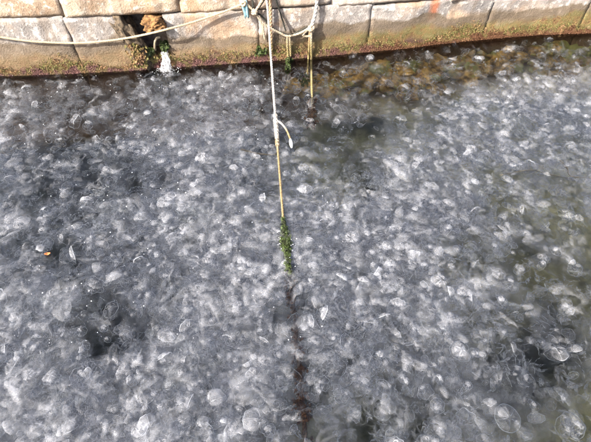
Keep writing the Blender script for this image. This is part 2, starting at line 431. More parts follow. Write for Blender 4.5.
# ------------------------------------------------------------------ algae and weed on the wall (countless tufts)
def tufts(name, mat, spots, smin, smax, parent=None, blades=5):
    b = MB()
    for p, n, s in spots:
        t = Vector((n.y, -n.x, 0)) if abs(n.z) < .9 else Vector((1, 0, 0)); t.normalize(); u = t.cross(n)
        for _ in range(blades):
            a = random.uniform(0, 6.28); d = (t * math.cos(a) + u * math.sin(a)); L = random.uniform(smin, smax) * s
            tip = p + n * (L * random.uniform(.5, 1.1)) + d * L * .8 + Vector((0, 0, -L * random.uniform(0, .7)))
            wv = d.cross(n).normalized() * L * random.uniform(.22, .4); mid = (p + tip) / 2 + n * L * .3
            b.add([p - wv * .6, p + wv * .6, mid + wv, tip, mid - wv], [(0, 1, 2, 4), (4, 2, 3)])
    return b.mesh(name, mat, False)
spots = []
for _ in range(40000):
    x = random.uniform(-4.2, 4.6)
    if gapL + .02 < x < gapR - .02: continue
    z = abs(random.gauss(0, .09)) - .03
    z *= .75 + 1.1 * mnoise.noise(Vector((x * 1.7, 0, 2)))
    if z > .3 or (z > .05 and random.random() > .85 + 1.2 * mnoise.noise(Vector((x * 2.2, z * 6, 5)))): continue
    t, n = wall_frame(x); spots.append((Vector((x, wall_y(x), z)) + n * .012, n, random.uniform(.5, 1.2)))
tag(link('shore_algae', tufts('shore_algae', M['algae'], spots, .006, .016)), kind='stuff')
spots = []
for px, py, r, nn in ((165, 43.5, .045, 45), (150, 50, .05, 12), (259, 48, .05, 40), (290, 57, .04, 30)):
    c = on_wall(px, py, -.02)
    for _ in range(nn):
        q = c + Vector((random.gauss(0, r * .5), random.gauss(0, .03), random.gauss(0, r * .45)))
        t, n = wall_frame(q.x); spots.append((q, n, 1.0))
tag(link('green_moss', tufts('green_moss', M['weed'], spots, .02, .05)), kind='stuff')
# mussel-like lumps under the drain lip
spots = []
for _ in range(150):
    f = .45 + .55 * random.random(); q = on_wall(122 + 22 * f + random.gauss(0, 4), 24 + 42 * f, .04 + .05 * random.random()); t, n = wall_frame(q.x); spots.append((q, n, .7))
for _ in range(700):
    x = random.uniform(gapL - .1, gapR + .05); z = random.uniform(-.02, .16); t, n = wall_frame(x)
    spots.append((Vector((x, wall_y(x), z)) + n * (-.07 + .05 * random.random()), n, 1.0))
tag(link('drain_algae', tufts('drain_algae', M['algae'], spots, .02, .045)), kind='stuff')

# ------------------------------------------------------------------ ropes
def strand_rope(pts, rad, mat, name, parent=None, twist=60, n=10, strands=3):
    """laid rope: three strands wound round the line"""
    P = spline(pts, n); b = MB(); acc = 0
    L = [0]
    for a, c in zip(P[:-1], P[1:]): L.append(L[-1] + (c - a).length)
    # resample to an even step
    step = max(rad * 1.1, .006); N = max(4, min(500, int(L[-1] / step))); Q = []
    j = 0
    for i in range(N + 1):
        s = L[-1] * i / N
        while j < len(L) - 2 and L[j + 1] < s: j += 1
        f = (s - L[j]) / max(1e-9, L[j + 1] - L[j]); Q.append(P[j].lerp(P[j + 1], min(1, f)))
    prev = None; fr = []
    for i, p in enumerate(Q):
        t = (Q[min(i + 1, N)] - Q[max(i - 1, 0)]).normalized()
        u = (t.orthogonal().normalized() if prev is None else (prev - t * prev.dot(t)).normalized()); prev = u
        fr.append((u, t.cross(u)))
    for s in range(strands):
        pts2 = []
        for i, p in enumerate(Q):
            a = 2 * math.pi * s / strands + i * (L[-1] / N) / (rad * 7) * 2 * math.pi
            pts2.append(p + (fr[i][0] * math.cos(a) + fr[i][1] * math.sin(a)) * rad * .52)
        b.tube(pts2, rad * .56, 5)
    return link(name, b.mesh(name, mat), parent)
def W(*pts, off=.07): return [on_wall(x, y, off if len(r) == 0 else r[0]) for x, y, *r in pts]

# cream rope sagging along the wall
pts = W((-60, 27, .05), (0, 37, .05), (35, 41.5, .055), (75, 43, .06), (105, 41, .06), (130, 37.5, .08), (160, 31, .17), (190, 23, .10), (220, 13, .07), (243, 4, .08))
sag = tag(strand_rope(pts, .0118, M['rope_cream'], 'sagging_rope'), 'long cream rope sagging across the wall from the left edge to the knot', 'rope')
# main rope from the quay out to the water
A = on_wall(263.5, -22, .09); B = on_wall(267.5, 8, .16); C = on_water(283.5, 222, 0.0)
mid = [B.lerp(C, f) + Vector((0, 0, -.10 * math.sin(math.pi * f))) for f in (.25, .5, .75)]
main_pts = [A, B] + mid + [C]
main = strand_rope([A, B] + [B.lerp(C, f) + Vector((0, 0, -.10 * math.sin(math.pi * f))) for f in (.2, .4, .6)], .0122, M['rope_white'], 'mooring_rope')
lower = strand_rope([B.lerp(C, f) + Vector((0, 0, -.10 * math.sin(math.pi * f))) for f in (.58, .7, .85)] + [C], .0105, M['rope_white'], 'rope_tail', main)
tag(main, 'bleached mooring rope stretched from the quay out to the mossy end in the water', 'rope')
def along(f):                                              # point on the free span of the rope, f from B to C
    return B.lerp(C, f) + Vector((0, 0, -.10 * math.sin(math.pi * f)))
# frayed wrapping along the middle of the rope and the loop with its white float
b = MB()
for f in np.linspace(.52, .66, 20):
    c = along(f); r = .016 + .006 * random.random()
    ring = [c + Vector((math.cos(a) * r, random.uniform(-.012, .012), math.sin(a) * r)) for a in np.linspace(0, 6.28, 8)]
    b.tube(ring, .005, 4)
link('whipping', b.mesh('whipping', M['rope_white']), main)
def fspan(py):                                             # rope parameter at a picture row
    best = min(np.linspace(0, 1, 400), key=lambda f: abs(to_px(np.array(along(f)))[1] - py)); return along(best)
lp = fspan(122); d = ray(292, 146); e = CAMP + d * ((lp.z - .22 - CAM_H) / d.z)
m1 = CAMP + ray(287, 127) * (((lp.z - .03) - CAM_H) / ray(287, 127).z)
fl = empty('float_line', lp)
tag(fl, 'short white loop of line with a small white float, tied to the mooring rope', 'float')
def at_dist(px, py, dist): return CAMP + ray(px, py) * dist
dep = (lp - CAMP).dot(FW)
lpts = [at_dist(277.6, 121, dep), at_dist(282, 124, dep), at_dist(286.5, 130, dep), at_dist(289.5, 137, dep), at_dist(290.6, 141, dep)]
b = MB(); b.tube([p - lp for p in spline(lpts, 6)], .010, 6); link('line', b.mesh('line', M['rope_white']), fl)
b = MB(); c0, c1 = at_dist(290.2, 138.5, dep) - lp, at_dist(291.8, 148, dep) - lp
b.tube([c0.lerp(c1, t) for t in np.linspace(0, 1, 9)], [.008, .012, .015, .017, .018, .017, .015, .011, .006], 10)
link('float_body', b.mesh('float_body', M['float']), fl)

# moss on the rope at the water line
spots = []
for _ in range(900):
    py = random.triangular(218, 276, 243); f = (py - 218) / 58
    wdt = .008 + .019 * math.exp(-((py - 243) / 13) ** 2) + .010 * (f > .75)
    c = on_water(283 + (py - 215) * .105, py, -.01)
    q = c + Vector((random.gauss(0, wdt * .6), 0, random.uniform(-.03, .05)))
    nrm = Vector((random.uniform(-1, 1), random.uniform(-1, .2), random.uniform(.2, 1))).normalized(); spots.append((q, nrm, 1.0))
me = tufts('rope_moss', M['weed'], spots, .008, .022)
moss = link('rope_moss', me); tag(moss, 'dark green weed clump coating the rope where it enters the water', 'weed')
b = MB()
for _ in range(18):
    py = random.gauss(243, 9); c = on_water(285.5 + (py - 243) * .1, py, .015) + Vector((random.choice((-1, 1)) * random.uniform(.02, .065), 0, random.uniform(0, .04)))
    r = random.uniform(.0025, .005)
    b.tube([c + Vector((0, 0, -r)), c, c + Vector((0, 0, r))], [r * .5, r, r * .5], 6)
tag(link('rope_froth', b.mesh('rope_froth', M['foam_glint'])), kind='stuff')
# sunken continuation
pts = [on_water(288, 262, -.005), on_water(291, 285, -.02), on_water(295, 320, -.02), on_water(299, 360, -.025), on_water(303, 405, -.03), on_water(307, 470, -.05), on_water(310, 560, -.2)]
sunk = strand_rope(pts, .015, M['rope_sunk'], 'sunken_rope'); sunk.location.z = -.02; tag(sunk, 'dark overgrown rope lying just under water below the mossy clump', 'rope')
spots = []
for _ in range(260):
    py = random.choice((random.uniform(270, 450), random.gauss(295, 8), random.gauss(358, 14), random.gauss(405, 10)))
    c = on_water(288 + (py - 262) * .103, py, -.01) + Vector((random.gauss(0, .022), 0, random.uniform(-.05, .006)))
    spots.append((c, Vector((random.uniform(-1, 1), random.uniform(-1, 1), .6)).normalized(), 1.0))
g = link('brown_weed', tufts('brown_weed', M['brown_growth'], spots, .010, .032), sunk); g['kind'] = 'stuff'

# ropes hanging on the wall
tag(strand_rope(W((270.4, -24, .05), (270.4, 0, .05), (270.6, 20, .05), (271, 40, .05), (271.5, 52, .04)), .019, M['rope_brown'], 'hanging_rope'),
    'brown rope hanging straight down the wall beside the mooring rope', 'rope')
net = strand_rope(W((241, -4, .06), (247, 4, .08), (254.5, 12, .08), (262, 22, .09), (272, 29, .09), (280, 33, .08), (287.5, 36.2, .08), (299, 33.5, .08), (311, 27, .08)), .0135, M['rope_net'], 'slung_rope')
tag(net, 'cream rope slung in a shallow vee between the knot and the white rope', 'rope')
tag(strand_rope(W((266, -8, .06), (262.5, 0, .07), (255, 11.5, .1)), .014, M['rope_net'], 'knot_tail'), 'short cream rope rising right from the knot beside the teal cloth', 'rope')
tag(strand_rope(W((267, -10, .03), (263.8, 0, .05), (256.8, 11.2, .06), (261, 15.5, .06), (265.5, 20, .05), (272, 27.5, .05), (287, 34.5, .05), (298, 32, .05), (308, 26.5, .05)), .011, M['rope_dark'], 'dark_cord'),
    'thin black cord running along the upper side of the slung rope', 'cord')
tag(strand_rope(W((274.5, -12, .02), (276, 0, .03), (280, 12, .03), (285.8, 31, .05)), .009, M['rope_dark'], 'dark_cord'),
    'thin dark cord slanting down the wall right of the brown rope', 'cord')
tag(strand_rope(W((252, -12, .04), (252.4, 0, .05), (253.2, 8, .07)), .012, M['rope_dark'], 'dark_cord'), 'short black cord dropping into the knot beside the teal cloth', 'cord')
white = tag(strand_rope(W((317.6, -24, .05), (317.2, -4, .06), (316.4, 6, .06), (314.6, 16, .07), (312.2, 24, .08), (311.2, 29.5, .08)), .021, M['rope_white'], 'white_rope'),
    'thick white rope hanging down the wall to the right hand knot', 'rope')
h0 = on_wall(311.5, 28, .08); h1 = on_wall(311.3, 60, .07)
lo = on_water(312.0, 92, 0.0); lo2 = on_water(312.5, 122, -.08)
tag(strand_rope([h0, on_wall(311.2, 44, .08), h1, h1.lerp(lo, .5), lo, lo2], .014, M['rope_net'], 'hanging_rope'), 'long cream green rope hanging from the right hand knot into the water', 'rope')
tag(strand_rope(W((309.6, 30, .07), (309, 45, .06), (308.2, 60, .06)) + [on_water(307.6, 74, -.0)], .012, M['rope_brown'], 'hanging_rope'), 'thin brown rope ending at the water just left of the long cream one', 'rope')
tag(strand_rope(W((310, 28, .08), (306, 31, .08), (303, 35.5, .07), (309, 36.2, .07), (311, 35, .08)), .013, M['rope_net'], 'rope_loop'), 'small cream rope loop hanging under the right hand knot', 'rope')
tag(strand_rope(W((287.4, 36, .08), (287.3, 46, .06), (288, 55, .05), (288.2, 62, .05)), .014, M['rope_net'], 'hanging_rope'), 'cream rope end hanging from the lowest point of the slung rope, the left of two', 'rope')
tag(strand_rope(W((289.5, 36, .08), (290.2, 46, .06), (290.6, 56, .05)), .013, M['rope_net'], 'hanging_rope'), 'cream rope end hanging from the lowest point of the slung rope, the right of two', 'rope')
tag(strand_rope(W((262.6, 23, .06), (263.6, 32, .05), (264.8, 40, .04)), .012, M['rope_net'], 'hanging_rope'), 'short yellowish rope end hanging behind the mooring rope', 'rope')
spots = [(on_water(288 + random.gauss(0, 1.3), random.uniform(60, 69), .02) + Vector((0, 0, random.uniform(-.04, .05))), Vector((random.uniform(-1, 1), -1, random.uniform(-.3, .6))).normalized(), 1.0) for _ in range(80)]
spots += [(on_water(305 + random.gauss(0, 2.2), random.uniform(74, 86), -.02), Vector((random.uniform(-1, 1), -.6, 1)).normalized(), 1.0) for _ in range(45)]
tag(link('green_weed', tufts('green_weed', M['weed'], spots, .010, .026)), kind='stuff')
spots = [(on_water(312 + random.gauss(0, 2.0), random.uniform(98, 128), -.03), Vector((random.uniform(-1, 1), -.6, 1)).normalized(), .7) for _ in range(110)]
tag(link('brown_weed', tufts('brown_weed', M['brown_growth'], spots, .015, .045)), kind='stuff')
# knot where the ropes meet
def knot(px, py, r, mat, parent, off=.09):
    c = on_wall(px, py, off); b = MB()
    for k in range(3):
        ax = Vector((random.uniform(-1, 1), random.uniform(-1, 1), random.uniform(-1, 1))).normalized(); u = ax.orthogonal().normalized(); v = ax.cross(u)
        ring = [u * math.cos(a) * r + v * math.sin(a) * r * .8 for a in np.linspace(0, 6.28, 15)]
        b.tube(ring, r * .5, 7)
    o = link('rope_knot', b.mesh('rope_knot', mat), parent); o.location = c; return o
knot(254.6, 12, .028, M['rope_net'], net)
knot(311.2, 28, .032, M['rope_net'], white)
knot(243.5, 3.5, .024, M['rope_cream'], sag)
# teal rag
b = MB(); vs = []; fs = []
for j in range(11):
    for i in range(6):
        u, v = i / 5 - .5, j / 10
        c = on_wall(242.2 + 4.8 * v, -3 + 20 * v, .075)
        vs.append(c + Vector((u * .095 * (1 - .55 * v), .02 * math.sin(i * 2.3 + v * 3), .012 * math.sin(i * 1.7 + j))))
for j in range(10):
    for i in range(5): a = j * 6 + i; fs.append((a, a + 1, a + 7, a + 6))
b.add(vs, fs); o = link('teal_rag', b.mesh('teal_rag', M['teal'])); md = o.modifiers.new('thickness', 'SOLIDIFY'); md.thickness = .006
tag(o, 'torn pale teal cloth strip hanging from the knot at the top of the wall', 'cloth')
# hose loop in the drain
pts = W((160, 37, .04), (156.5, 38.5, .06), (155, 42, .06), (154.8, 47, .03), (155.2, 50, -.02))
b = MB(); b.tube(spline(pts, 8), .013, 8); tag(link('drain_hose', b.mesh('drain_hose', M['hose'])), 'thin pale hose bent over the edge of the drain opening', 'hose')

# ------------------------------------------------------------------ water pouring from the drain
b = MB(); top = on_wall(166, 47, -.02); bot = on_water(167.5, 68, 0)
N, K = 40, 32; vs = []; fs = []
for i in range(N):
    f = i / (N - 1); c = top.lerp(bot, f) + Vector((0, -.05 * math.sin(f * 2.2), 0)); c.z = top.z * (1 - f ** 1.7)
    ra = .020 + .034 * f ** .8
    for k in range(K):
        a = 2 * math.pi * k / K; q = Vector((math.cos(a) * 1.5, math.sin(a) * 1.5, f * 2.6))
        r = ra * (1 + .6 * mnoise.noise(q) + .5 * mnoise.noise(q * 2.5) + .35 * mnoise.noise(q * 5))
        vs.append(c + Vector((math.cos(a) * r, math.sin(a) * r * .7, 0)))
for i in range(N - 1):
    for k in range(K): fs.append((i * K + k, i * K + (k + 1) % K, (i + 1) * K + (k + 1) % K, (i + 1) * K + k))
fs.append(tuple(range(K))[::-1]); fs.append(tuple((N - 1) * K + k for k in range(K)))
b.add(vs, fs)
_m = NT('pouring_water'); _P = _m.pos(); _mp = _m.n('Mapping'); _mp.inputs['Scale'].default_value = (1, 1, .25); _m.l(_P, _mp.inputs[0]); _n = _m.noise(_mp.outputs[0], 60, 4, .6)
_b = _m.bsdf((.8, .81, .82), .35); _t = _m.n('BsdfTransparent'); _x = _m.n('MixShader'); _m.l(_m.step(_n, .38, .72), _x.inputs[0]); _m.l(_t.outputs[0], _x.inputs[1]); _m.l(_b.outputs[0], _x.inputs[2]); _m.l(_x.outputs[0], _m.out.inputs[0])
spout = link('drain_water', b.mesh('drain_water', _m.mat)); tag(spout, 'white frothing water pouring from the drain into the harbour', 'water jet')
b = MB()
for _ in range(320):
    a = random.uniform(0, 6.28); rr = abs(random.gauss(0, .10)); c = bot + Vector((math.cos(a) * rr, math.sin(a) * rr * .8, abs(random.gauss(0, .02)) * (1 if rr < .09 else .1)))
    r = random.uniform(.0012, .0036)
    b.tube([c + Vector((0, 0, -r)), c + Vector((0, 0, -r * .4)), c + Vector((0, 0, r * .4)), c + Vector((0, 0, r))], [r * .3, r * .95, r * .95, r * .3], 6)
tag(link('drain_foam', b.mesh('drain_foam', M['foam_glint'])), kind='stuff')

# ------------------------------------------------------------------ jellyfish
def jelly_mesh(name, h, inward, lobes, lobamp, arms, arm_len, canals, gonads, tent, seed, squash=1.0, wob=.06):
    r_ = random.Random(seed); b = MB(); NR, NS = 9, 26
    def prof(t):
        r = math.sin(min(1, t * 1.0) * math.pi / 2 * (1 + inward)); z = h * math.cos(t * math.pi / 2 * (1 + inward * .6))
        return r, z
    def pt(t, a, k=1.0, dz=0.0):
        r, z = prof(t); lob = 1 + lobamp * (t ** 4) * math.cos(lobes * a + seed)
        wv = 1 + wob * mnoise.noise(Vector((math.cos(a) * 1.2, math.sin(a) * 1.2, t * 1.5 + seed))) * 2
        return Vector((r * k * lob * wv, 0, 0)).x * math.cos(a) * squash, r * k * lob * wv * math.sin(a), z * k + dz + wob * .8 * mnoise.noise(Vector((math.cos(a), math.sin(a), seed * 1.3))) * t
    milk = []
    for (k, dz) in ((1, 0),):
        vs = [(0, 0, h * k + dz)]; fs = []
        for i in range(1, NR + 1):
            for s in range(NS): vs.append(pt(i / NR, 2 * math.pi * s / NS, k, dz))
        for s in range(NS): fs.append((0, 1 + s, 1 + (s + 1) % NS))
        for i in range(NR - 1):
            for s in range(NS):
                a0 = 1 + i * NS; fs.append((a0 + s, a0 + NS + s, a0 + NS + (s + 1) % NS, a0 + (s + 1) % NS))
        b.add(vs, fs, 0)
    for v in b.v:
        q = Vector(v); a = math.atan2(q.y, q.x); rr = q.xy.length
        st = mnoise.noise(Vector((math.cos(a) * 3.2, math.sin(a) * 3.2, rr * .8 + seed * 5))) + .6 * mnoise.noise(q * 2.6 + Vector((seed, 0, 0)))
        milk.append(max(.03, .13 + .24 * st + .14 * rr ** 4))
    rim = [pt(1.0, 2 * math.pi * s / 32) for s in range(33)]; b.tube(rim, .030, 5, 1, False)
    for c in range(canals):
        a = 2 * math.pi * c / canals + .3
        b.tube([pt(t, a, .93, -.02) for t in (.12, .35, .6, .82, 1)], [.03, .012, .010, .008, .010], 3, 1, False)
    for g in range(gonads):
        a = 2 * math.pi * g / gonads + .6; cx, cy, cz = pt(.36, a, .85, -.03); q = .17
        ring = [(cx + q * math.cos(a + u) * .9, cy + q * math.sin(a + u), cz + .02 * math.sin(u)) for u in np.linspace(-2.5, 2.5, 10)]
        b.tube(ring, [.02, .04, .05, .055, .055, .055, .055, .05, .04, .02], 5, 2, False)
    for m_ in range(arms):
        a = 2 * math.pi * m_ / max(1, arms) + .2; L = arm_len * r_.uniform(.7, 1.2); vs = []; fs = []; n = 9
        for i in range(n):
            f = i / (n - 1); rr = .10 + .55 * f * arm_len * .6; wd = .12 * (1 - f * .6)
            base = Vector((math.cos(a) * rr, math.sin(a) * rr, h * .55 - L * f)) + Vector((r_.uniform(-.06, .06), r_.uniform(-.06, .06), 0))
            sd = Vector((-math.sin(a), math.cos(a), .5 * math.sin(i * 2.1)))
            for k in (-1, 0, 1): vs.append(base + sd * wd * k * r_.uniform(.6, 1.4) + Vector((0, 0, .05 * math.sin(i * 2.7 + k))))
        for i in range(n - 1):
            for k in range(2): fs.append((i * 3 + k, i * 3 + k + 1, i * 3 + k + 4, i * 3 + k + 3))
        b.add(vs, fs, 3)
    for t_ in range(tent):
        a = 2 * math.pi * t_ / tent; p = Vector(pt(1.0, a)); L = r_.uniform(.2, .7); d = Vector((math.cos(a) * .3, math.sin(a) * .3, -1)); vs = []; fs = []
        side = Vector((-math.sin(a), math.cos(a), 0)) * .013
        for i in range(4):
            f = i / 3; q = p + d * L * f + Vector((r_.uniform(-.06, .06), r_.uniform(-.06, .06), 0)) * f
            vs += [q - side * (1 - f * .7), q + side * (1 - f * .7)]
        for i in range(3): fs.append((2 * i, 2 * i + 1, 2 * i + 3, 2 * i + 2))
        b.add(vs, fs, 3)
    me = b.mesh(name, JM); val = np.full(len(me.vertices), .35); val[:len(milk)] = milk
    for f, mi in zip(b.f, b.m):
        if mi: val[list(f)] = (0, .36, .42, .22)[mi]
    at = me.attributes.new('milk', 'FLOAT', 'POINT'); at.data.foreach_set('value', val)
    return me
#            h    inward lobes lobamp arms len canals gonads tent
SPEC = [('saucer',  .40, .00, 8, .05, 4, .8, 8, 4, 24),
        ('dome',    .75, .08, 8, .04, 4, .9, 4, 4, 20),
        ('cup',     .95, .28, 8, .05, 4, 1.0, 4, 0, 20),
        ('frilly',  .60, .05, 8, .10, 5, 1.2, 4, 0, 28),
        ('clover',  .45, .02, 8, .05, 4, .7, 4, 4, 20),
        ('folded',  .70, .15, 5, .16, 4, 1.1, 4, 0, 24),
        ('oval',    .55, .10, 8, .05, 4, .8, 4, 4, 20),
        ('bare',    .62, .12, 16, .03, 2, .6, 8, 0, 12)]
LOOK = {'saucer': 'flat saucer bell', 'dome': 'domed bell', 'cup': 'cup shaped bell', 'frilly': 'frilled arms', 'clover': 'clover rings',
        'folded': 'crumpled bell', 'oval': 'oval bell', 'bare': 'spoked bell'}
PROTO = []
for i, s in enumerate(SPEC):
    PROTO.append(jelly_mesh('jelly_' + s[0], *s[1:], seed=i * 1.7 + .5, squash=(.68 if s[0] == 'oval' else (.8 if s[0] == 'folded' else 1.0)), wob=(.16 if s[0] in ('folded', 'frilly') else .07)))

DENS = np.array([
 [.6,.6,.5,.5,.55,.5,.28,.2,.2,.22,.26,.33,.4],
 [.60,.50,.35,.60,.92,.62,.30,.30,.25,.60,.85,.90,.85],
 [.65,.50,.40,.68,.90,.60,.45,.30,.55,.80,.75,.65,.70],
 [.60,.45,.45,.68,.85,.65,.55,.50,.80,.85,.60,.50,.60],
 [.60,.50,.50,.60,.80,.70,.75,.80,.80,.65,.50,.40,.40],
 [.65,.50,.55,.60,.75,.90,.95,.80,.70,.55,.50,.40,.40],
 [.75,.65,.35,.60,.65,.90,.65,.70,.80,.65,.50,.40,.40],
 [.85,.60,.25,.65,.70,.75,.50,.65,.60,.65,.40,.35,.35],
 [.85,.70,.65,.75,.65,.75,.40,.60,.50,.60,.35,.40,.40],
 [.80,.80,.85,.75,.65,.70,.40,.50,.45,.55,.45,.40,.45]])
def base_density(x, y): return density(x, y, True)
def density(x, y, base=False):
    px, py = to_px(np.array((x, y, -.05)))
    u = min(11.999, max(0, px / 50)); v = min(8.999, max(0, (py - 60) / 40)); i, j = int(u), int(v); fu, fv = u - i, v - j
    d = (DENS[j, i] * (1 - fu) + DENS[j, i + 1] * fu) * (1 - fv) + (DENS[j + 1, i] * (1 - fu) + DENS[j + 1, i + 1] * fu) * fv
    if py > 262 and -4 < px - (288 + (py - 262) * .103) < 7: d *= .5
    d = min(1.15, max(.2, (d - .27) * 1.8))
    if base: return d
    d *= 1 + .45 * mnoise.noise(Vector((x * 2.1, y * 2.1, 9))) + .5 * mnoise.noise(Vector((x * 5, y * 5, 2)))
    return max(d, .13)
def sample(y0, y1):
    while True:
        y = random.uniform(y0, y1); half = .637 * (2.30 + .643 * y) + .35
        x = random.uniform(-half, half)
        if y > wall_y(x) - .08: continue
        if random.random() < density(x, y) * .95: return x, y
def tilt(spread=.75):
    a = abs(random.gauss(0, spread)); az = random.uniform(0, 6.28)
    return Matrix.Rotation(az, 3, 'Z') @ Matrix.Rotation(a, 3, 'X') @ Matrix.Rotation(random.uniform(0, 6.28), 3, 'Z')

# the named individuals: nearest to the camera and at the surface
def put(name, mesh, x, y, z, r, rot, label, group=None):
    rm = (rot if isinstance(rot, Matrix) else Euler(rot).to_matrix()); z = .004 - r * max((rm @ v.co).z for v in mesh.vertices)
    rot = rm.to_euler(); o = link(name, mesh); o.location = (x, y, z); o.scale = (r, r, r); o.rotation_euler = rot
    tag(o, label, 'jellyfish', group); return o
LARGE = jelly_mesh('jelly_large', .34, 0, 8, .012, 4, .3, 5, 0, 16, seed=3.3, wob=.035)
p = on_water(509, 417); put('jellyfish', LARGE, p.x, p.y, -.02, .085, (R(12), R(4), .5), 'largest jellyfish at lower right with a clear round bell and bright cross')
p = on_water(575, 424); put('jellyfish', PROTO[1], p.x, p.y, -.03, .085, (R(20), R(-40), .2), 'broad cloudy jellyfish at the right edge beside the largest bell')
p = on_water(347, 393); put('jellyfish', PROTO[2], p.x, p.y, -.02, .04, (R(10), R(10), .2), 'small bright ringed jellyfish in the olive gap right of the sunken rope')
p = on_water(80, 376); put('jellyfish', PROTO[0], p.x, p.y, -.02, .075, (R(10), R(-8), .9), 'wide pale ringed jellyfish in the dense bloom at lower left')
cnt = 0
while cnt < 290:
    x, y = sample(.45, 2.6)
    px, py = to_px(np.array((x, y, 0)))
    if not (-5 < px < 596 and 215 < py < 447) or abs(px - (288 + (py - 262) * .103)) < 5: continue
    k = random.randrange(8); r = min(.06, max(.026, random.lognormvariate(math.log(.037), .26)))
    rot = tilt(.45); up = (rot @ Vector((0, 0, 1))).z
    size = 'small' if r < .034 else ('large' if r > .045 else 'middling'); lean = 'level' if up > .85 else ('tilted' if up > .45 else 'overturned')
    dx = px - (288 + (py - 262) * .103)
    column = ('near the left edge' if px < 75 else 'left of centre' if px < 160 else 'halfway to the rope' if dx < -55 else 'left beside the rope' if dx < 0 else
              'right beside the rope' if dx < 60 else 'right of centre' if px < 440 else 'well to the right' if px < 520 else 'near the right edge')
    row = 'level with the moss' if py < 280 else 'just below the moss' if py < 330 else 'low in the water' if py < 385 else 'along the bottom'
    put('jellyfish', PROTO[k], x, y, -.012 - abs(random.gauss(0, .02)), r, rot.to_euler(),
        '%s %s jellyfish with %s, %s %s' % (size, lean, LOOK[SPEC[k][0]], column, row), 'jellyfish at the top of the bloom'); cnt += 1

# the rest of the bloom: countless, one object
N = 6200
co = np.zeros((N, 3)); ro = np.zeros((N, 3)); s_ = np.zeros(N); ix = np.zeros(N, dtype=np.int32)
for i in range(N):
    x, y = sample(.2, 5.6); z = -.02 - abs(random.gauss(0, .055)); z = max(z, bed_z(x, y) + .05)
    co[i] = (x, y, min(z, -.02)); ro[i] = tilt().to_euler(); s_[i] = min(.075, max(.022, random.lognormvariate(math.log(.036), .32))); ix[i] = random.randrange(8)
me = bpy.data.meshes.new('jellyfish_bloom'); me.vertices.add(N); me.vertices.foreach_set('co', co.ravel())
for nm, ty, arr, key in (('rot', 'FLOAT_VECTOR', ro, 'vector'), ('size', 'FLOAT', s_, 'value'), ('pick', 'INT', ix, 'value')):
    at = me.attributes.new(nm, ty, 'POINT'); at.data.foreach_set(key, arr.ravel())
bloom = link('jellyfish_bloom', me); tag(bloom, kind='stuff')
lib = bpy.data.collections.new('bloom_shapes')
for i, pm in enumerate(PROTO): lib.objects.link(bpy.data.objects.new('bloom_shape_%s' % SPEC[i][0], pm))
ng = bpy.data.node_groups.new('scatter_bloom', 'GeometryNodeTree')
ng.interface.new_socket('Geometry', in_out='INPUT', socket_type='NodeSocketGeometry'); ng.interface.new_socket('Geometry', in_out='OUTPUT', socket_type='NodeSocketGeometry')
gi = ng.nodes.new('NodeGroupInput'); go = ng.nodes.new('NodeGroupOutput')
ci = ng.nodes.new('GeometryNodeCollectionInfo'); ci.inputs['Collection'].default_value = lib; ci.inputs['Separate Children'].default_value = True; ci.inputs['Reset Children'].default_value = True
ip = ng.nodes.new('GeometryNodeInstanceOnPoints'); ip.inputs['Pick Instance'].default_value = True
def attr(nm, ty):
    a = ng.nodes.new('GeometryNodeInputNamedAttribute'); a.data_type = ty; a.inputs[0].default_value = nm; return a.outputs[0]
er = ng.nodes.new('FunctionNodeEulerToRotation'); L_ = ng.links.new
L_(attr('rot', 'FLOAT_VECTOR'), er.inputs[0]); L_(er.outputs[0], ip.inputs['Rotation']); L_(attr('size', 'FLOAT'), ip.inputs['Scale']); L_(attr('pick', 'INT'), ip.inputs['Instance Index'])
L_(gi.outputs[0], ip.inputs['Points']); L_(ci.outputs[0], ip.inputs['Instance']); L_(ip.outputs[0], go.inputs[0])
md = bloom.modifiers.new('scatter', 'NODES'); md.node_group = ng

# slimy threads trailing through the bloom: countless, one object
def thread_tuft(name, seed):
    r_ = random.Random(seed); b = MB(); a0 = r_.uniform(0, 6.28)
    for _ in range(16):
        p = Vector((r_.gauss(0, .5), r_.gauss(0, .5), r_.uniform(-.4, .1))); a = a0 + r_.gauss(0, .8); vs = []; fs = []; n = 8; wd = r_.choice((r_.uniform(.010, .03), r_.uniform(.04, .12)))
        for i in range(n):
            d = Vector((math.cos(a), math.sin(a), r_.uniform(-.15, .15))); sd = Vector((-math.sin(a), math.cos(a), r_.uniform(-.5, .5)))
            k = wd * math.sin(math.pi * (i + .5) / n); vs += [p - sd * k, p + sd * k]; p = p + d * .14; a += r_.gauss(0, .35)
        for i in range(n - 1): fs.append((2 * i, 2 * i + 1, 2 * i + 3, 2 * i + 2))
        b.add(vs, fs)
    me = b.mesh(name, M['frill']); at = me.attributes.new('milk', 'FLOAT', 'POINT'); at.data.foreach_set('value', [r_.uniform(.10, .36) for _ in me.vertices]); return me
def scatter(name, protos, co, ro, sz, pk):
    n = len(co); me = bpy.data.meshes.new(name); me.vertices.add(n); me.vertices.foreach_set('co', co.ravel())
    for nm, ty, arr, key in (('rot', 'FLOAT_VECTOR', ro, 'vector'), ('size', 'FLOAT', sz, 'value'), ('pick', 'INT', pk, 'value')):
        at = me.attributes.new(nm, ty, 'POINT'); at.data.foreach_set(key, arr.ravel())
    o = link(name, me); tag(o, kind='stuff'); lib = bpy.data.collections.new(name + '_shapes')
    for i, pm in enumerate(protos): lib.objects.link(bpy.data.objects.new('%s_shape_%d' % (name, i), pm))
    g2 = ng.copy(); [n_ for n_ in g2.nodes if n_.type == 'COLLECTION_INFO'][0].inputs['Collection'].default_value = lib
    o.modifiers.new('scatter', 'NODES').node_group = g2; return o
NTF = 2000; co = np.zeros((NTF, 3)); ro = np.zeros((NTF, 3)); sz = np.zeros(NTF); pk = np.zeros(NTF, dtype=np.int32)
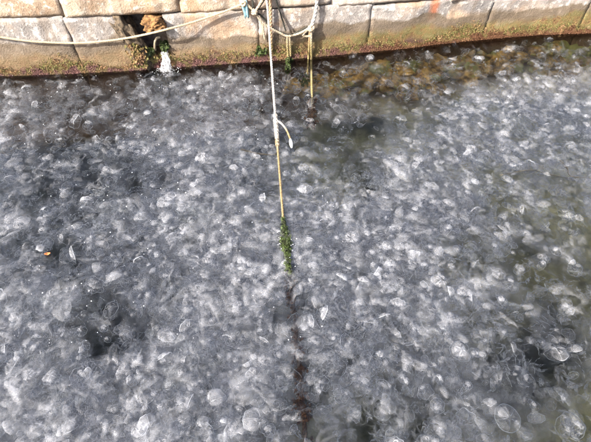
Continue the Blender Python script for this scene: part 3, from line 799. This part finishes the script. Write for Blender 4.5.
for i in range(NTF):
    x, y = sample(.2, 5.6); co[i] = (x, y, -.01 - abs(random.gauss(0, .045))); ro[i] = (0, 0, random.uniform(0, 6.28)); sz[i] = random.uniform(.06, .13); pk[i] = random.randrange(4)
def veil(name, seed, milk=.36):
    r_ = random.Random(seed); b = MB(); n = 15; vs = []; fs = []; val = []
    for j in range(n):
        for i in range(n):
            u, v = i / (n - 1) * 2 - 1, j / (n - 1) * 2 - 1; q = Vector((u * 1.6 + seed, v * 1.6, seed * .7))
            vs.append((u * 1.25 + .35 * mnoise.noise(q), v * .8 + .35 * mnoise.noise(q + Vector((9, 0, 0))), .35 * mnoise.noise(q * 1.3 + Vector((0, 9, 0)))))
            val.append(milk * max(0, 1 - (u * u + v * v)) ** 1.2 * min(.8, max(0, .42 + .55 * mnoise.noise(Vector((u * 1.5, v * 5, seed * 3))) + .55 * mnoise.noise(Vector((u * 8, v * 8, seed))))))
    for j in range(n - 1):
        for i in range(n - 1):
            a = j * n + i; f = (a, a + 1, a + n + 1, a + n)
            if max(val[k] for k in f) > .02: fs.append(f)
    b.add(vs, fs); me = b.mesh(name, M['frill']); at = me.attributes.new('milk', 'FLOAT', 'POINT'); at.data.foreach_set('value', val); return me
NV = 8000; vc = np.zeros((NV, 3)); vr = np.zeros((NV, 3)); vz = np.zeros(NV); vk = np.zeros(NV, dtype=np.int32)
for i in range(NV):
    x, y = sample(.2, 5.6)
    while random.random() > .5 + .6 * density(x, y): x, y = sample(.2, 5.6)
    if x > .3 and y < 2.2 and random.random() < .5: x, y = sample(.2, 5.6)
    vc[i] = (x, y, -.010 - abs(random.gauss(0, .045))); vr[i] = (random.gauss(0, .4), random.gauss(0, .4), random.uniform(0, 6.28)); vz[i] = random.uniform(.038, .11); vk[i] = random.randrange(6)
NB = 1350; bc = np.zeros((NB, 3)); br = np.zeros((NB, 3)); bz = np.zeros(NB); bk = np.zeros(NB, dtype=np.int32); i = 0
while i < NB:                                              # thin broad sheets of slime close under the surface
    y = random.uniform(.1, 5.5); half = .637 * (2.30 + .643 * y) + .4; x = random.uniform(-half, half)
    if y > wall_y(x) - (.2 if x < .3 else .8) or random.random() > .05 + .95 * base_density(x, y): continue
    bc[i] = (x, y, -.012 - .045 * random.random()); br[i] = (random.gauss(0, .08), random.gauss(0, .08), random.uniform(0, 6.28)); bz[i] = random.uniform(.10, .22); bk[i] = random.randrange(4); i += 1
scatter('slime_sheets', [veil('sheet', 31.7 + 1.9 * k, .32) for k in range(4)], bc, br, bz, bk)
scatter('slime_veils', [veil('veil', 1.3 + 2.1 * k) for k in range(6)], vc, vr, vz, vk)
scatter('slime_threads', [thread_tuft('thread_tuft', 20 + k) for k in range(4)], co, ro, sz, pk)

# ------------------------------------------------------------------ bits on the water
b = MB()  # tiny white domes modelled in place of sun glints on the ripples
for _ in range(420):
    px = random.triangular(0, 420, 40); py = 75 + 270 * random.random() ** 1.4
    if mnoise.noise(Vector((px * .02, py * .03, 4))) < -.12: continue
    c = on_water(px, py, .003); r = min(.0048, random.lognormvariate(math.log(.0024), .5))
    vs = []; fs = []; n = 7
    for j, (rr, zz) in enumerate(((1, 0), (.8, .5), (.4, .8))):
        for k in range(n): vs.append(c + Vector((math.cos(k * 6.283 / n) * r * rr, math.sin(k * 6.283 / n) * r * rr, r * zz)))
    for j in range(2):
        for k in range(n): fs.append((j * n + k, j * n + (k + 1) % n, (j + 1) * n + (k + 1) % n, (j + 1) * n + k))
    fs.append(tuple(2 * n + k for k in range(n))); b.add(vs, fs)
tag(link('glint_specks', b.mesh('glint_specks', M['foam_glint'])), kind='stuff')
b = MB(); n = 9; vs = []; fs = []
for i in range(n):
    f = i / (n - 1); wd = .022 * math.sin(math.pi * min(1, f * .9 + .06))
    for k in (-1, 0, 1): vs.append((f * .085 - .04, wd * k, .010 * abs(k) + .02 * (f - .5) ** 2 + .004 * math.sin(f * 9)))
for i in range(n - 1):
    for k in range(2): fs.append((i * 3 + k, i * 3 + k + 1, i * 3 + k + 4, i * 3 + k + 3))
b.add(vs, fs); o = link('fallen_leaf', b.mesh('fallen_leaf', M['leaf'])); o.location = on_water(47.5, 254, .012); o.rotation_euler = (.2, .1, .3); o.scale = (.55, .55, .55)
md = o.modifiers.new('thickness', 'SOLIDIFY'); md.thickness = .003
tag(o, 'small curled orange leaf floating on the left side of the bloom', 'leaf')
def stalk(pts, rad, label, name='dead_reed', mat='stalk'):
    b = MB(); P = spline(pts, 8); n = len(P); b.tube(P, [rad * (1 - .6 * i / n) for i in range(n)], 6, jitter=.15); return tag(link(name, b.mesh(name, M[mat])), label, 'reed')
stalk([on_water(241, 149.5, -.03), on_water(256, 153, -.02), on_water(268, 154.5, -.015), on_water(281, 154, -.02)], .010, 'pale brown reed stem floating across the mooring rope')
stalk([on_water(560, 160, -.03), on_water(567, 168, -.01), on_water(571, 176, -.01), on_water(592, 178, -.02)], .007, 'pale bent reed floating near the right edge')
stalk([on_water(500, 175, -.03), on_water(530, 170, -.015), on_water(548, 174, -.015), on_water(575, 180, -.025)], .005, 'thin straw coloured reed floating left of the bent one')
